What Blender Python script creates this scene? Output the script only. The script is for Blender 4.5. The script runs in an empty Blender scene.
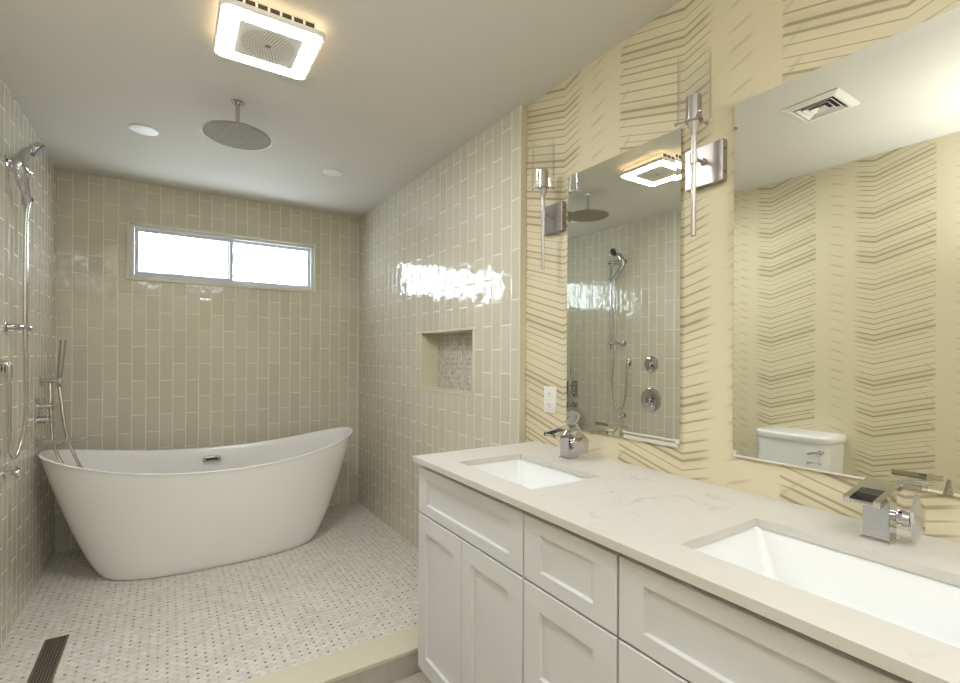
import bpy, bmesh, math, random
from mathutils import Vector, Matrix
random.seed(7)
C = bpy.context.scene.collection
PI = math.pi
# ------------------------------------------------------------------ camera
cam_d = bpy.data.cameras.new('camera'); cam = bpy.data.objects.new('camera', cam_d); C.objects.link(cam)
cam_d.sensor_width = 36; cam_d.lens = 36 * 479.96 / 960
cam_d.shift_y = 13.52 / 960; cam_d.clip_start = 0.02
YAW, ROLL = 0.5748, 0.0059
Fw = Vector((math.sin(YAW), math.cos(YAW), 0)); Rt = Vector((math.cos(YAW), -math.sin(YAW), 0)); Up = Vector((0, 0, 1))
R3 = Rt * math.cos(ROLL) + Up * math.sin(ROLL); U3 = Up * math.cos(ROLL) - Rt * math.sin(ROLL)
m = Matrix((R3, U3, -Fw)).transposed().to_4x4(); m.translation = Vector((0, 0, 1.2722))
cam.matrix_world = m
bpy.context.scene.camera = cam
# ------------------------------------------------------------------ world, lights, exposure
w = bpy.data.worlds.new('world'); bpy.context.scene.world = w; w.use_nodes = True
nt = w.node_tree; bg = nt.nodes['Background']
tc = nt.nodes.new('ShaderNodeTexCoord'); nz = nt.nodes.new('ShaderNodeTexNoise'); nz.inputs['Scale'].default_value = 22; nz.inputs['Detail'].default_value = 5
rp = nt.nodes.new('ShaderNodeValToRGB'); rp.color_ramp.elements[0].position = .46; rp.color_ramp.elements[0].color = (.10, .12, .13, 1)
rp.color_ramp.elements[1].position = .54; rp.color_ramp.elements[1].color = (.80, .90, 1, 1)
nt.links.new(tc.outputs['Generated'], nz.inputs['Vector']); nt.links.new(nz.outputs['Fac'], rp.inputs['Fac']); nt.links.new(rp.outputs['Color'], bg.inputs['Color'])
bg.inputs['Strength'].default_value = 14.0
def area(name, loc, rot, sx, sy, power, col):
    l = bpy.data.lights.new(name, 'AREA'); l.shape = 'RECTANGLE'; l.size = sx; l.size_y = sy; l.energy = power; l.color = col
    o = bpy.data.objects.new(name, l); C.objects.link(o); o.location = loc; o.rotation_euler = rot; return o
area('bounce_flash', (-.30, -.05, 1.60), (PI - .30, 0, 0), .25, .25, 13, (.86, .92, 1)).data.spread = 2.3
area('fill_light_behind', (.30, -.60, 2.42), (0, 0, 0), 1.4, .9, 19, (.86, .92, 1))  # unseen fill light added overhead behind the camera, no fixture belongs to it
area('window_portal', (.385, 4.19, 1.97), (-PI/2, 0, 0), 1.18, .36, 1, (1, 1, 1)).data.cycles.is_portal = True
vs = bpy.context.scene.view_settings
bpy.context.scene.display_settings.display_device = 'sRGB'
vs.view_transform = 'Standard'; vs.look = 'None'; vs.gamma = 1; vs.use_curve_mapping = False; vs.exposure = 0.45

# ------------------------------------------------------------------ materials
def srgb(r, g, b):
    f = lambda c: (c/255/12.92 if c/255 <= .04045 else ((c/255 + .055)/1.055) ** 2.4)
    return (f(r), f(g), f(b), 1)
class NT:
    def __init__(s, name):
        s.m = bpy.data.materials.new(name); s.m.use_nodes = True; s.t = s.m.node_tree
        s.b = s.t.nodes['Principled BSDF']; s.out = s.t.nodes['Material Output']; s._g = None
    def n(s, typ, **k):
        x = s.t.nodes.new(typ)
        for a, v in k.items(): setattr(x, a, v)
        return x
    def put(s, sock, v):
        if isinstance(v, bpy.types.NodeSocket): s.t.links.new(v, sock)
        elif v is not None: sock.default_value = v
    def M(s, op, a, b=None, c=None, clamp=False):
        x = s.n('ShaderNodeMath', operation=op); x.use_clamp = clamp
        s.put(x.inputs[0], a); s.put(x.inputs[1], b); s.put(x.inputs[2], c); return x.outputs[0]
    def ss(s, v, lo, hi):
        x = s.n('ShaderNodeMapRange', interpolation_type='SMOOTHSTEP'); s.put(x.inputs[0], v); s.put(x.inputs[1], lo); s.put(x.inputs[2], hi); return x.outputs[0]
    def xyz(s):
        if s._g is None:
            g = s.n('ShaderNodeNewGeometry'); p = s.n('ShaderNodeSeparateXYZ'); s.t.links.new(g.outputs['Position'], p.inputs[0]); s._g = (g, p)
        return s._g[1].outputs[0], s._g[1].outputs[1], s._g[1].outputs[2]
    def pos(s): s.xyz(); return s._g[0].outputs['Position']
    def vec(s, a, b, c=0.0):
        x = s.n('ShaderNodeCombineXYZ'); s.put(x.inputs[0], a); s.put(x.inputs[1], b); s.put(x.inputs[2], c); return x.outputs[0]
    def mix(s, f, a, b):
        x = s.n('ShaderNodeMix', data_type='RGBA'); s.put(x.inputs[0], f); s.put(x.inputs[6], a); s.put(x.inputs[7], b); return x.outputs[2]
    def noise(s, v, scale, detail=2, dim='3D'):
        x = s.n('ShaderNodeTexNoise', noise_dimensions=dim); s.put(x.inputs['Vector' if dim != '1D' else 'W'], v); x.inputs['Scale'].default_value = scale; x.inputs['Detail'].default_value = detail; return x.outputs[0]
    def white(s, v):
        x = s.n('ShaderNodeTexWhiteNoise', noise_dimensions='3D'); s.put(x.inputs['Vector'], v); return x
    def bump(s, h, strength, dist, normal=None):
        x = s.n('ShaderNodeBump'); x.inputs['Strength'].default_value = strength; x.inputs['Distance'].default_value = dist; s.put(x.inputs['Height'], h)
        if normal is not None: s.put(x.inputs['Normal'], normal)
        return x.outputs[0]
    def fin(s, col=None, rough=None, metal=None, normal=None, spec=None, coat=None):
        s.put(s.b.inputs['Base Color'], col); s.put(s.b.inputs['Roughness'], rough); s.put(s.b.inputs['Metallic'], metal)
        if normal is not None: s.put(s.b.inputs['Normal'], normal)
        s.put(s.b.inputs['Specular IOR Level'], spec); s.put(s.b.inputs['Coat Weight'], coat)
        return s.m
def plain(name, col, rough=.5, metal=0, spec=.5, var=.03, scale=8):
    n = NT(name); f = n.noise(n.pos(), scale, 3)
    d = tuple(c * (1 - var) for c in col[:3]) + (1,); e = tuple(min(1, c * (1 + var)) for c in col[:3]) + (1,)
    return n.fin(n.mix(f, d, e), rough, metal, spec=spec)
def tile_mat(name, axis, u0, pu, v0=2.146, pv=.2365):
    n = NT(name); x, y, z = n.xyz(); u = x if axis == 'x' else y
    uu = n.M('DIVIDE', n.M('SUBTRACT', u, u0), pu); col = n.M('FLOOR', uu)
    odd = n.M('ABSOLUTE', n.M('MODULO', col, 2.0))
    vv = n.M('ADD', n.M('DIVIDE', n.M('SUBTRACT', z, v0), pv), n.M('MULTIPLY', odd, .5)); row = n.M('FLOOR', vv)
    fu = n.M('SUBTRACT', uu, col); fv = n.M('SUBTRACT', vv, row)
    du = n.M('MULTIPLY', n.M('MINIMUM', fu, n.M('SUBTRACT', 1.0, fu)), pu)
    dv = n.M('MULTIPLY', n.M('MINIMUM', fv, n.M('SUBTRACT', 1.0, fv)), pv)
    d = n.M('MINIMUM', du, dv); grout = n.M('SUBTRACT', 1.0, n.ss(d, .0012, .0030))
    wn = n.white(n.vec(col, row, 3.0))
    tone = n.M('ADD', n.M('MULTIPLY', wn.outputs['Value'], .6), n.M('MULTIPLY', n.noise(n.pos(), 5, 2), .4))
    tc_ = n.mix(tone, srgb(202, 196, 177), srgb(214, 208, 190))
    c = n.mix(grout, tc_, srgb(238, 233, 218))
    # handmade glazed faces: soft ripples, edges pillowed, each tile set at its own slight tilt
    hgt = n.M('ADD', n.M('MULTIPLY', n.noise(n.pos(), 13, 1), 1.0), n.M('MULTIPLY', n.ss(d, .0, .007), .14))
    nb = n.bump(hgt, 1.0, .0030)
    wv = n.n('ShaderNodeVectorMath', operation='SUBTRACT'); n.put(wv.inputs[0], wn.outputs['Color']); wv.inputs[1].default_value = (.5, .5, .5)
    sc = n.n('ShaderNodeVectorMath', operation='MULTIPLY'); n.put(sc.inputs[0], wv.outputs[0])
    sc.inputs[1].default_value = (.016 if axis == 'x' else 0, .016 if axis == 'y' else 0, .016)
    ad = n.n('ShaderNodeVectorMath', operation='ADD'); n.put(ad.inputs[0], nb); n.put(ad.inputs[1], sc.outputs[0])
    nn = n.n('ShaderNodeVectorMath', operation='NORMALIZE'); n.put(nn.inputs[0], ad.outputs[0])
    rough = n.M('ADD', .06, n.M('MULTIPLY', grout, .6))
    return n.fin(c, rough, 0, nn.outputs[0], .65)
def wallpaper_mat(name, y0, sgn):
    # chevron ribbons: long arm and short arm meeting in a low fold every 0.565 m
    n = NT(name); x, y, z = n.xyz(); P_ = .565
    t = n.M('MULTIPLY', n.M('SUBTRACT', y, y0), float(sgn))
    s = n.M('SUBTRACT', n.M('FLOORED_MODULO', n.M('ADD', t, .28), P_), .28)    # -0.28 .. 0.285, fold at 0
    a = n.M('ABSOLUTE', s); 
    v = n.M('SUBTRACT', z, n.M('MULTIPLY', a, .29))
    def lines(v, scale, wd, seed):
        vo = n.n('ShaderNodeTexVoronoi', voronoi_dimensions='1D', feature='DISTANCE_TO_EDGE'); n.put(vo.inputs['W'], n.M('ADD', v, seed)); vo.inputs['Scale'].default_value = scale; vo.inputs['Randomness'].default_value = .8
        big = n.noise(n.M('ADD', v, seed), 11, 1, '1D')
        wid = n.M('MULTIPLY', n.ss(big, .35, .68), wd)
        wid = n.M('ADD', wid, .07)
        return n.M('SUBTRACT', 1.0, n.ss(n.M('DIVIDE', vo.outputs['Distance'], wid), .35, 1.0)), big
    l1, b1 = lines(v, 34, .17, 11.3)
    rag = n.noise(n.vec(0.0, n.M('MULTIPLY', v, 45.0), 1.0), 1.0, 0)
    left = n.M('SUBTRACT', 1.0, n.ss(n.M('ADD', s, n.M('MULTIPLY', rag, .17)), .345, .365))
    left = n.M('MULTIPLY', left, n.M('SUBTRACT', 1.0, n.ss(s, .262, .270)))
    right = n.ss(n.M('ADD', s, n.M('MULTIPLY', rag, .05)), -.085, -.035)
    m1 = n.M('MULTIPLY', n.M('MULTIPLY', l1, left), right)
    l2, b2 = lines(n.M('ADD', z, n.M('MULTIPLY', s, .35)), 17, .10, 4.1)
    dm = n.M('SUBTRACT', 1.0, n.ss(n.M('ABSOLUTE', n.M('ADD', s, .185)), .012, .05))
    m2 = n.M('MULTIPLY', n.M('MULTIPLY', l2, dm), .45)
    l3, b3 = lines(n.M('ADD', z, n.M('MULTIPLY', s, .9)), 11, .06, 8.7)
    m3 = n.M('MULTIPLY', n.M('MULTIPLY', l3, n.M('MULTIPLY', n.ss(s, .2, .235), n.M('SUBTRACT', 1.0, n.ss(s, .262, .27)))), .3)
    soft = n.M('MULTIPLY', n.M('MULTIPLY', n.ss(b1, .42, .7), left), n.M('MULTIPLY', right, .16))
    f = n.M('MAXIMUM', n.M('MAXIMUM', m1, m2), m3)
    f = n.M('ADD', n.M('MULTIPLY', f, .74), soft, clamp=True)
    fib = n.noise(n.vec(n.M('MULTIPLY', y, 25.0), n.M('MULTIPLY', z, 260.0), 0.0), 1.0, 2)
    base = n.mix(fib, srgb(214, 203, 174), srgb(223, 212, 185))
    c = n.mix(f, base, srgb(158, 144, 112))
    return n.fin(c, .55, 0, n.bump(fib, .25, .0006), .3)
def mosaic_mat(name, a1, a2, p=.024, dark=.62, c0=(206, 200, 189), c1=(236, 232, 223)):
    n = NT(name); c3 = n.xyz(); u0, v0 = c3[a1], c3[a2]
    r = math.sqrt(.5)
    u = n.M('MULTIPLY', n.M('ADD', u0, v0), r); v = n.M('MULTIPLY', n.M('SUBTRACT', v0, u0), r)
    U = n.M('DIVIDE', u, p); V = n.M('DIVIDE', v, p)
    # pairs of slips turning at every crossing, small dot stones at the crossings
    fu = n.M('FRACT', U); fv = n.M('FRACT', V); iu = n.M('FLOOR', U); iv = n.M('FLOOR', V)
    par = n.M('FLOORED_MODULO', n.M('ADD', iu, iv), 2.0)
    wn = n.white(n.vec(iu, iv, 1.0))
    du = n.M('MINIMUM', fu, n.M('SUBTRACT', 1.0, fu)); dv = n.M('MINIMUM', fv, n.M('SUBTRACT', 1.0, fv))
    dh = n.M('ABSOLUTE', n.M('SUBTRACT', fv, .5)); dw = n.M('ABSOLUTE', n.M('SUBTRACT', fu, .5))
    inner = n.M('ADD', n.M('MULTIPLY', par, dh), n.M('MULTIPLY', n.M('SUBTRACT', 1.0, par), dw))
    d = n.M('MINIMUM', n.M('MINIMUM', du, dv), inner)
    grout = n.M('SUBTRACT', 1.0, n.ss(d, .02, .07))
    ru = n.M('FLOOR', n.M('ADD', U, .5)); rv = n.M('FLOOR', n.M('ADD', V, .5))
    even = n.M('SUBTRACT', 1.0, n.M('FLOORED_MODULO', n.M('ADD', ru, n.M('MULTIPLY', rv, 1.0)), 2.0))
    dd = n.M('MAXIMUM', n.M('ABSOLUTE', n.M('SUBTRACT', U, ru)), n.M('ABSOLUTE', n.M('SUBTRACT', V, rv)))
    wd = n.white(n.vec(ru, rv, 5.0))
    dot = n.M('MULTIPLY', n.M('SUBTRACT', 1.0, n.ss(dd, .17, .22)), even)
    dotc = n.mix(n.ss(wd.outputs['Value'], .15, .6), srgb(82, 75, 68), srgb(190, 183, 170))
    cloud = n.noise(n.pos(), 6, 3)
    tone = n.M('ADD', n.M('MULTIPLY', wn.outputs['Value'], .6), n.M('MULTIPLY', cloud, .45))
    c = n.mix(tone, srgb(*c0), srgb(*c1))
    c = n.mix(n.M('MULTIPLY', grout, .55), c, srgb(192, 185, 172))
    c = n.mix(n.M('MULTIPLY', dot, dark + .3), c, dotc)
    return n.fin(c, .38, 0, n.bump(grout, .3, -.001), .4)
def quartz_mat():
    n = NT('quartz'); 
    w1 = n.noise(n.pos(), 2.2, 4); wv = n.n('ShaderNodeVectorMath', operation='ADD'); n.put(wv.inputs[0], n.pos())
    sc = n.n('ShaderNodeTexNoise'); n.put(sc.inputs['Vector'], n.pos()); sc.inputs['Scale'].default_value = 3.2; sc.inputs['Detail'].default_value = 5
    s2 = n.n('ShaderNodeVectorMath', operation='SCALE'); n.put(s2.inputs[0], sc.outputs['Color']); s2.inputs['Scale'].default_value = .55; n.put(wv.inputs[1], s2.outputs[0])
    vo = n.n('ShaderNodeTexVoronoi', feature='DISTANCE_TO_EDGE'); n.put(vo.inputs['Vector'], wv.outputs[0]); vo.inputs['Scale'].default_value = 3.4
    vein = n.M('SUBTRACT', 1.0, n.ss(vo.outputs['Distance'], .0, .022)); patch = n.ss(n.noise(n.pos(), 3.1, 2), .50, .66)
    v = n.M('MULTIPLY', n.M('MULTIPLY', vein, patch), .55)
    cl = n.noise(n.pos(), 30, 4)
    base = n.mix(n.M('ADD', n.M('MULTIPLY', w1, .6), n.M('MULTIPLY', cl, .4)), srgb(205, 201, 193), srgb(218, 215, 208))
    return n.fin(n.mix(v, base, srgb(160, 154, 145)), .34, 0, spec=.4)
def brushed(name, col, rough=.28):
    n = NT(name); x, y, z = n.xyz(); f = n.noise(n.vec(n.M('MULTIPLY', x, 30.0), n.M('MULTIPLY', y, 30.0), n.M('MULTIPLY', z, 160.0)), 1.0, 1)
    return n.fin(n.mix(f, tuple(c*.88 for c in col[:3]) + (1,), col), n.M('ADD', rough - .05, n.M('MULTIPLY', f, .12)), 1)
def planks():
    n = NT('floor_planks'); x, y, z = n.xyz(); U = n.M('DIVIDE', n.M('ADD', y, 5.0), .2); iu = n.M('FLOOR', U); fu = n.M('SUBTRACT', U, iu)
    V = n.M('ADD', n.M('DIVIDE', n.M('ADD', x, 5.0), .9), n.M('MULTIPLY', iu, .37)); fv = n.M('FRACT', V)
    wn = n.white(n.vec(iu, n.M('FLOOR', V), 0.0)); gr = n.noise(n.vec(n.M('MULTIPLY', x, 4.0), n.M('MULTIPLY', y, 45.0), n.M('MULTIPLY', z, 8.0)), 1.0, 4)
    c = n.mix(n.M('ADD', n.M('MULTIPLY', wn.outputs['Value'], .3), n.M('MULTIPLY', gr, .7)), srgb(160, 149, 138), srgb(205, 196, 185))
    g = n.M('MAXIMUM', n.M('LESS_THAN', fu, .02), n.M('LESS_THAN', fv, .005))
    return n.fin(n.mix(g, c, srgb(170, 162, 150)), .4, 0)
def riser():
    n = NT('riser_tile'); x, y, z = n.xyz(); gr = n.noise(n.vec(n.M('MULTIPLY', x, 30.0), n.M('MULTIPLY', z, 6.0), 0.0), 1.0, 4)
    f = n.M('FRACT', n.M('DIVIDE', n.M('ADD', x, 3.06), .6)); c = n.mix(gr, srgb(176, 170, 160), srgb(206, 200, 190))
    return n.fin(n.mix(n.M('LESS_THAN', f, .005), c, srgb(205, 198, 180)), .4, 0)
def thin_glass(name, tint=(1, 1, 1, 1), k=1.0):
    n = NT(name); n.t.nodes.remove(n.b); tr = n.n('ShaderNodeBsdfTransparent'); tr.inputs[0].default_value = tint
    gl = n.n('ShaderNodeBsdfGlossy'); gl.inputs['Roughness'].default_value = .01; lw = n.n('ShaderNodeLayerWeight'); lw.inputs[0].default_value = .5; fr = n.M('MULTIPLY_ADD', n.M('POWER', lw.outputs['Facing'], 4.0), .7, .03)
    mx = n.n('ShaderNodeMixShader'); n.put(mx.inputs[0], n.M('MULTIPLY', fr, k)); n.put(mx.inputs[1], tr.outputs[0]); n.put(mx.inputs[2], gl.outputs[0]); n.put(n.out.inputs[0], mx.outputs[0]); return n.m
def emit(name, col, s):
    n = NT(name); n.b.inputs['Base Color'].default_value = (.8, .8, .8, 1); n.b.inputs['Emission Color'].default_value = col; n.b.inputs['Emission Strength'].default_value = s; return n.m
def grille_mat(cx, cy):
    n = NT('speaker_grille'); x, y, z = n.xyz(); X = n.M('SUBTRACT', x, cx); Y = n.M('SUBTRACT', y, cy)
    r = n.M('SQRT', n.M('ADD', n.M('MULTIPLY', X, X), n.M('MULTIPLY', Y, Y))); k = n.M('DIVIDE', r, .0085); ir = n.M('ROUND', k)
    an = n.M('DIVIDE', n.M('ARCTAN2', Y, X), 2*PI); cnt = n.M('MULTIPLY', ir, 5.0); fa = n.M('FRACT', n.M('ADD', n.M('MULTIPLY', an, cnt), 100.0))
    da = n.M('MULTIPLY', n.M('DIVIDE', n.M('ABSOLUTE', n.M('SUBTRACT', fa, .5)), 5.0), 6.283); dr = n.M('ABSOLUTE', n.M('SUBTRACT', k, ir))
    d = n.M('SQRT', n.M('ADD', n.M('MULTIPLY', da, da), n.M('MULTIPLY', dr, dr))); hole = n.M('LESS_THAN', d, .27)
    hole = n.M('MULTIPLY', hole, n.M('MULTIPLY', n.M('LESS_THAN', r, .092), n.M('GREATER_THAN', r, .016)))
    hole = n.M('MAXIMUM', hole, n.M('MULTIPLY', n.M('LESS_THAN', r, .0115), .8))
    return n.fin(n.mix(hole, srgb(226, 221, 210), srgb(84, 80, 73)), .5, 0)
def nozzle_mat(cx, cy):
    n = NT('nozzle_face'); x, y, z = n.xyz(); X = n.M('SUBTRACT', x, cx); Y = n.M('SUBTRACT', y, cy)
    vo = n.n('ShaderNodeTexVoronoi', voronoi_dimensions='2D'); n.put(vo.inputs['Vector'], n.vec(X, Y, 0.0)); vo.inputs['Scale'].default_value = 95; vo.inputs['Randomness'].default_value = .35
    h = n.M('SUBTRACT', 1.0, n.ss(vo.outputs['Distance'], .12, .34))
    return n.fin(n.mix(h, srgb(158, 151, 134), srgb(84, 78, 66)), .6, .25, n.bump(h, .5, .002), .3)
M = {}
M['tile_back'] = tile_mat('glazed_tile_back', 'x', -.604, .0785)
M['tile_right'] = tile_mat('glazed_tile_right', 'y', 1.850 - .0805, .0805, 2.01)
M['tile_left'] = tile_mat('glazed_tile_left', 'y', 1.99, .0800, 2.08)
M['paper_right'] = wallpaper_mat('chevron_paper_right', 1.52, 1)
M['paper_left'] = wallpaper_mat('chevron_paper_left', 1.653, -1)
M['paper_front'] = plain('plain_cream_wall', srgb(217, 203, 165), .6)
M['ceiling'] = plain('ceiling_paint', srgb(212, 208, 198), .75, var=.02, scale=2)
M['mosaic'] = mosaic_mat('marble_mosaic', 0, 1)
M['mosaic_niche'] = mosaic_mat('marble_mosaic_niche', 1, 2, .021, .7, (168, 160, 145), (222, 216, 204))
M['cream_stone'] = plain('cream_stone', srgb(216, 209, 186), .3, var=.02)
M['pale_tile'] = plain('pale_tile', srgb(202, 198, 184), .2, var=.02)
M['riser'] = riser(); M['planks'] = planks(); M['quartz'] = quartz_mat()
M['cabinet'] = plain('cabinet_white', srgb(219, 220, 220), .38, var=.006)
M['cab_dark'] = plain('cabinet_shadow_board', srgb(150, 143, 128), .6)
M['ceramic'] = plain('ceramic_white', srgb(240, 241, 241), .06, spec=.6, var=.004)
M['tub'] = plain('acrylic_white', srgb(242, 241, 237), .16, spec=.5, var=.005)
M['chrome'] = plain('chrome', (.60, .605, .62, 1), .06, 1, var=.02)
M['hose'] = plain('hose_metal', (.60, .58, .54, 1), .25, 1)
M['nickel'] = plain('brushed_nickel', (.44, .41, .385, 1), .30, 1, var=.01)
M['nickel_dark'] = plain('dark_hole', (.04, .035, .03, 1), .5)
M['mirror'] = plain('mirror_silver', (.86, .87, .80, 1), .0, 1, var=.0)
M['mirror_edge'] = plain('mirror_edge', (.32, .36, .33, 1), .15, .6)
M['glass'] = thin_glass('clear_glass', (.99, .995, .99, 1), 1.2)
M['pane'] = thin_glass('window_pane', (.98, .99, 1, 1))
M['vinyl'] = plain('window_vinyl', srgb(214, 216, 220), .35, var=.01)
M['white'] = plain('white_plastic', srgb(232, 230, 222), .35, var=.01)
M['black'] = plain('black_plastic', (.02, .02, .02, 1), .4)
M['trim_metal'] = plain('edge_trim_metal', (.72, .70, .62, 1), .25, 1)
M['drain'] = brushed('drain_steel', (.38, .34, .29, 1), .4)
M['ring'] = emit('lamp_diffuser', (.94, .965, 1, 1), 76.0)
M['glow'] = emit('warm_glow_strip', (1, .74, .45, 1), 6.0)

# ------------------------------------------------------------------ mesh helpers
def box(bm, x0, x1, y0, y1, z0, z1, bev=0, seg=2):
    r = bmesh.ops.create_cube(bm, size=1); vs_ = r['verts']
    for v in vs_: v.co = Vector(((x0 + x1)/2 + v.co.x*(x1 - x0), (y0 + y1)/2 + v.co.y*(y1 - y0), (z0 + z1)/2 + v.co.z*(z1 - z0)))
    if bev:
        es = list({e for v in vs_ for e in v.link_edges}); bmesh.ops.bevel(bm, geom=es, offset=bev, segments=seg, profile=.5, affect='EDGES')
def frame_axes(d):
    d = d.normalized(); a = Vector((0, 0, 1)) if abs(d.z) < .9 else Vector((1, 0, 0)); u = d.cross(a).normalized(); return u, d.cross(u)
def revolve(bm, p0, p1, prof, seg=28):
    # prof: list of (t along axis in metres from p0, radius)
    p0 = Vector(p0); d = (Vector(p1) - p0).normalized(); u, v = frame_axes(d); rings = []
    for t, r in prof:
        if r < 1e-6: rings.append([bm.verts.new(p0 + d*t)])
        else: rings.append([bm.verts.new(p0 + d*t + (u*math.cos(2*PI*k/seg) + v*math.sin(2*PI*k/seg))*r) for k in range(seg)])
    for a, b in zip(rings, rings[1:]):
        for k in range(seg):
            k2 = (k + 1) % seg
            if len(a) == 1 and len(b) > 1: bm.faces.new((a[0], b[k2], b[k]))
            elif len(b) == 1 and len(a) > 1: bm.faces.new((a[k], a[k2], b[0]))
            elif len(a) > 1: bm.faces.new((a[k], a[k2], b[k2], b[k]))
def cyl(bm, p0, p1, r0, r1=None, seg=24, e=0):
    r1 = r0 if r1 is None else r1; L = (Vector(p1) - Vector(p0)).length
    if e: revolve(bm, p0, p1, [(0, 0), (0, r0 - e), (e, r0), (L - e, r1), (L, r1 - e), (L, 0)], seg)
    else: revolve(bm, p0, p1, [(0, 0), (0, r0), (L, r1), (L, 0)], seg)
def spline(pts, n=8):
    pts = [Vector(p) for p in pts]; P = [2*pts[0] - pts[1]] + pts + [2*pts[-1] - pts[-2]]; out = []
    for i in range(1, len(P) - 2):
        a, b, c, d = P[i-1], P[i], P[i+1], P[i+2]
        for k in range(n):
            t = k/n; out.append(.5*((2*b) + (c - a)*t + (2*a - 5*b + 4*c - d)*t*t + (3*b - a - 3*c + d)*t**3))
    return out + [pts[-1]]
def tube(bm, path, rad, seg=12):
    # rad: number or function of 0..1
    N = len(path); prev = None; rings = []
    for i, p in enumerate(path):
        d = (path[min(i+1, N-1)] - path[max(i-1, 0)]).normalized()
        if prev is None: u, v = frame_axes(d)
        else: u = (prev - d*prev.dot(d)).normalized(); v = d.cross(u)
        prev = u; r = rad(i/(N-1)) if callable(rad) else rad
        rings.append([bm.verts.new(p + (u*math.cos(2*PI*k/seg) + v*math.sin(2*PI*k/seg))*r) for k in range(seg)])
    for a, b in zip(rings, rings[1:]):
        for k in range(seg): bm.faces.new((a[k], a[(k+1) % seg], b[(k+1) % seg], b[k]))
    bm.faces.new(rings[0][::-1]); bm.faces.new(rings[-1])
def loft(bm, rings, cap0=True, cap1=True):
    R = [[bm.verts.new(p) for p in r] for r in rings]; n = len(R[0])
    for a, b in zip(R, R[1:]):
        for k in range(n): bm.faces.new((a[k], a[(k+1) % n], b[(k+1) % n], b[k]))
    if cap0: bm.faces.new(R[0][::-1])
    if cap1: bm.faces.new(R[-1])
def prism(bm, poly, ax, a0, a1):
    def P3(p, a): return (a, p[0], p[1]) if ax == 0 else ((p[0], a, p[1]) if ax == 1 else (p[0], p[1], a))
    loft(bm, [[Vector(P3(p, a0)) for p in poly], [Vector(P3(p, a1)) for p in poly]])
def holed(bm, ax, a0, a1, U, V, holes):
    # a slab with rectangular holes, as blocks around the holes
    us = sorted({U[0], U[1]} | {h[0] for h in holes} | {h[1] for h in holes})
    for i in range(len(us) - 1):
        ua, ub = us[i], us[i+1]; mid = (ua + ub)/2; hs = sorted([h for h in holes if h[0] < mid < h[1]], key=lambda h: h[2]); v = V[0]
        for h in hs + [(0, 0, V[1], V[1])]:
            if h[2] - v > 1e-5:
                if ax == 0: box(bm, a0, a1, ua, ub, v, h[2])
                elif ax == 1: box(bm, ua, ub, a0, a1, v, h[2])
                else: box(bm, ua, ub, v, h[2], a0, a1)
            v = h[3]
    bmesh.ops.remove_doubles(bm, verts=bm.verts, dist=1e-6)
def origin(o):
    v = Vector((0, 0, 0))
    while o is not None: v += o.location; o = o.parent
    return v
def obj(name, bm, mat, parent=None, smooth=None, kind=None, base=None):
    bmesh.ops.recalc_face_normals(bm, faces=bm.faces)
    me = bpy.data.meshes.new(name); org = origin(parent) if parent else Vector(base or (0, 0, 0))
    for v in bm.verts: v.co -= org
    bm.to_mesh(me); bm.free(); me.materials.append(M[mat])
    if smooth:
        for p in me.polygons: p.use_smooth = True
        if smooth is not True: me.set_sharp_from_angle(angle=math.radians(smooth))
    o = bpy.data.objects.new(name, me); C.objects.link(o)
    if parent: o.parent = parent
    else: o.location = org
    if kind: o['kind'] = kind
    return o
def tag(o, label, cat, group=None):
    o['label'] = label; o['category'] = cat
    if group: o['group'] = group
    return o
def thing(name, label, cat, loc, group=None):
    o = bpy.data.objects.new(name, None); o.empty_display_size = .05; C.objects.link(o); o.location = loc; return tag(o, label, cat, group)
B = bmesh.new

# ------------------------------------------------------------------ dimensions
XL, XT, XR, YB, H = -.604, 1.373, 1.4065, 4.033, 2.44
ZB = -.09                                    # bathroom floor, shower floor is 0
CURB0, CURB1, CURBZ = 1.862, 2.022, .02
YF = -1.15
# ------------------------------------------------------------------ the room
b = B(); box(b, XL - .25, XR + .25, YF - .15, CURB0 + .02, ZB - .15, ZB); obj('floor', b, 'planks', kind='structure')
b = B(); box(b, XL - .25, XR + .25, CURB1 - .02, YB + .2, -.24, 0); obj('floor', b, 'mosaic', kind='structure')
b = B(); box(b, XL - .25, XR + .25, YF - .15, YB + .2, H, H + .12); obj('ceiling', b, 'ceiling', kind='structure')
wl = B(); box(wl, XL - .21, XL - .01, YF - .15, YB + .2, ZB - .15, H); wl = obj('wall_left', wl, 'paper_left', kind='structure')
b = B(); box(b, XL - .01, XL, CURB0 + .03, YB, 0, H); obj('tile_cladding', b, 'tile_left', wl)
NI = (2.180, 2.825, 1.0475, 1.420)
wr = B(); holed(wr, 0, XR, XR + .2, (YF - .15, YB + .2), (ZB - .15, H), [NI]); wr = obj('wall_right', wr, 'paper_right', kind='structure')
b = B(); holed(b, 0, XT, XR, (1.787, YB), (0, H), [NI]); obj('tile_cladding', b, 'tile_right', wr)
b = B(); box(b, 1.490, 1.50, NI[0] + .012, NI[1] - .012, NI[2] + .012, NI[3] - .012); obj('niche_back', b, 'mosaic_niche', wr)
b = B()
for q in ((NI[0], NI[0] + .012, NI[2], NI[3]), (NI[1] - .012, NI[1], NI[2], NI[3]), (NI[0] + .012, NI[1] - .012, NI[2], NI[2] + .012), (NI[0] + .012, NI[1] - .012, NI[3] - .012, NI[3])):
    box(b, XT - .004, 1.502, *q, .0015, 1)
obj('niche_frame', b, 'cream_stone', wr)
b = B(); box(b, XT - .003, XR, 1.775, 1.787, .02, H, .0012, 1); obj('edge_trim', b, 'cream_stone', wr)
WX0, WX1, WZ0, WZ1 = -.228, .994, 1.787, 2.158
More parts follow.
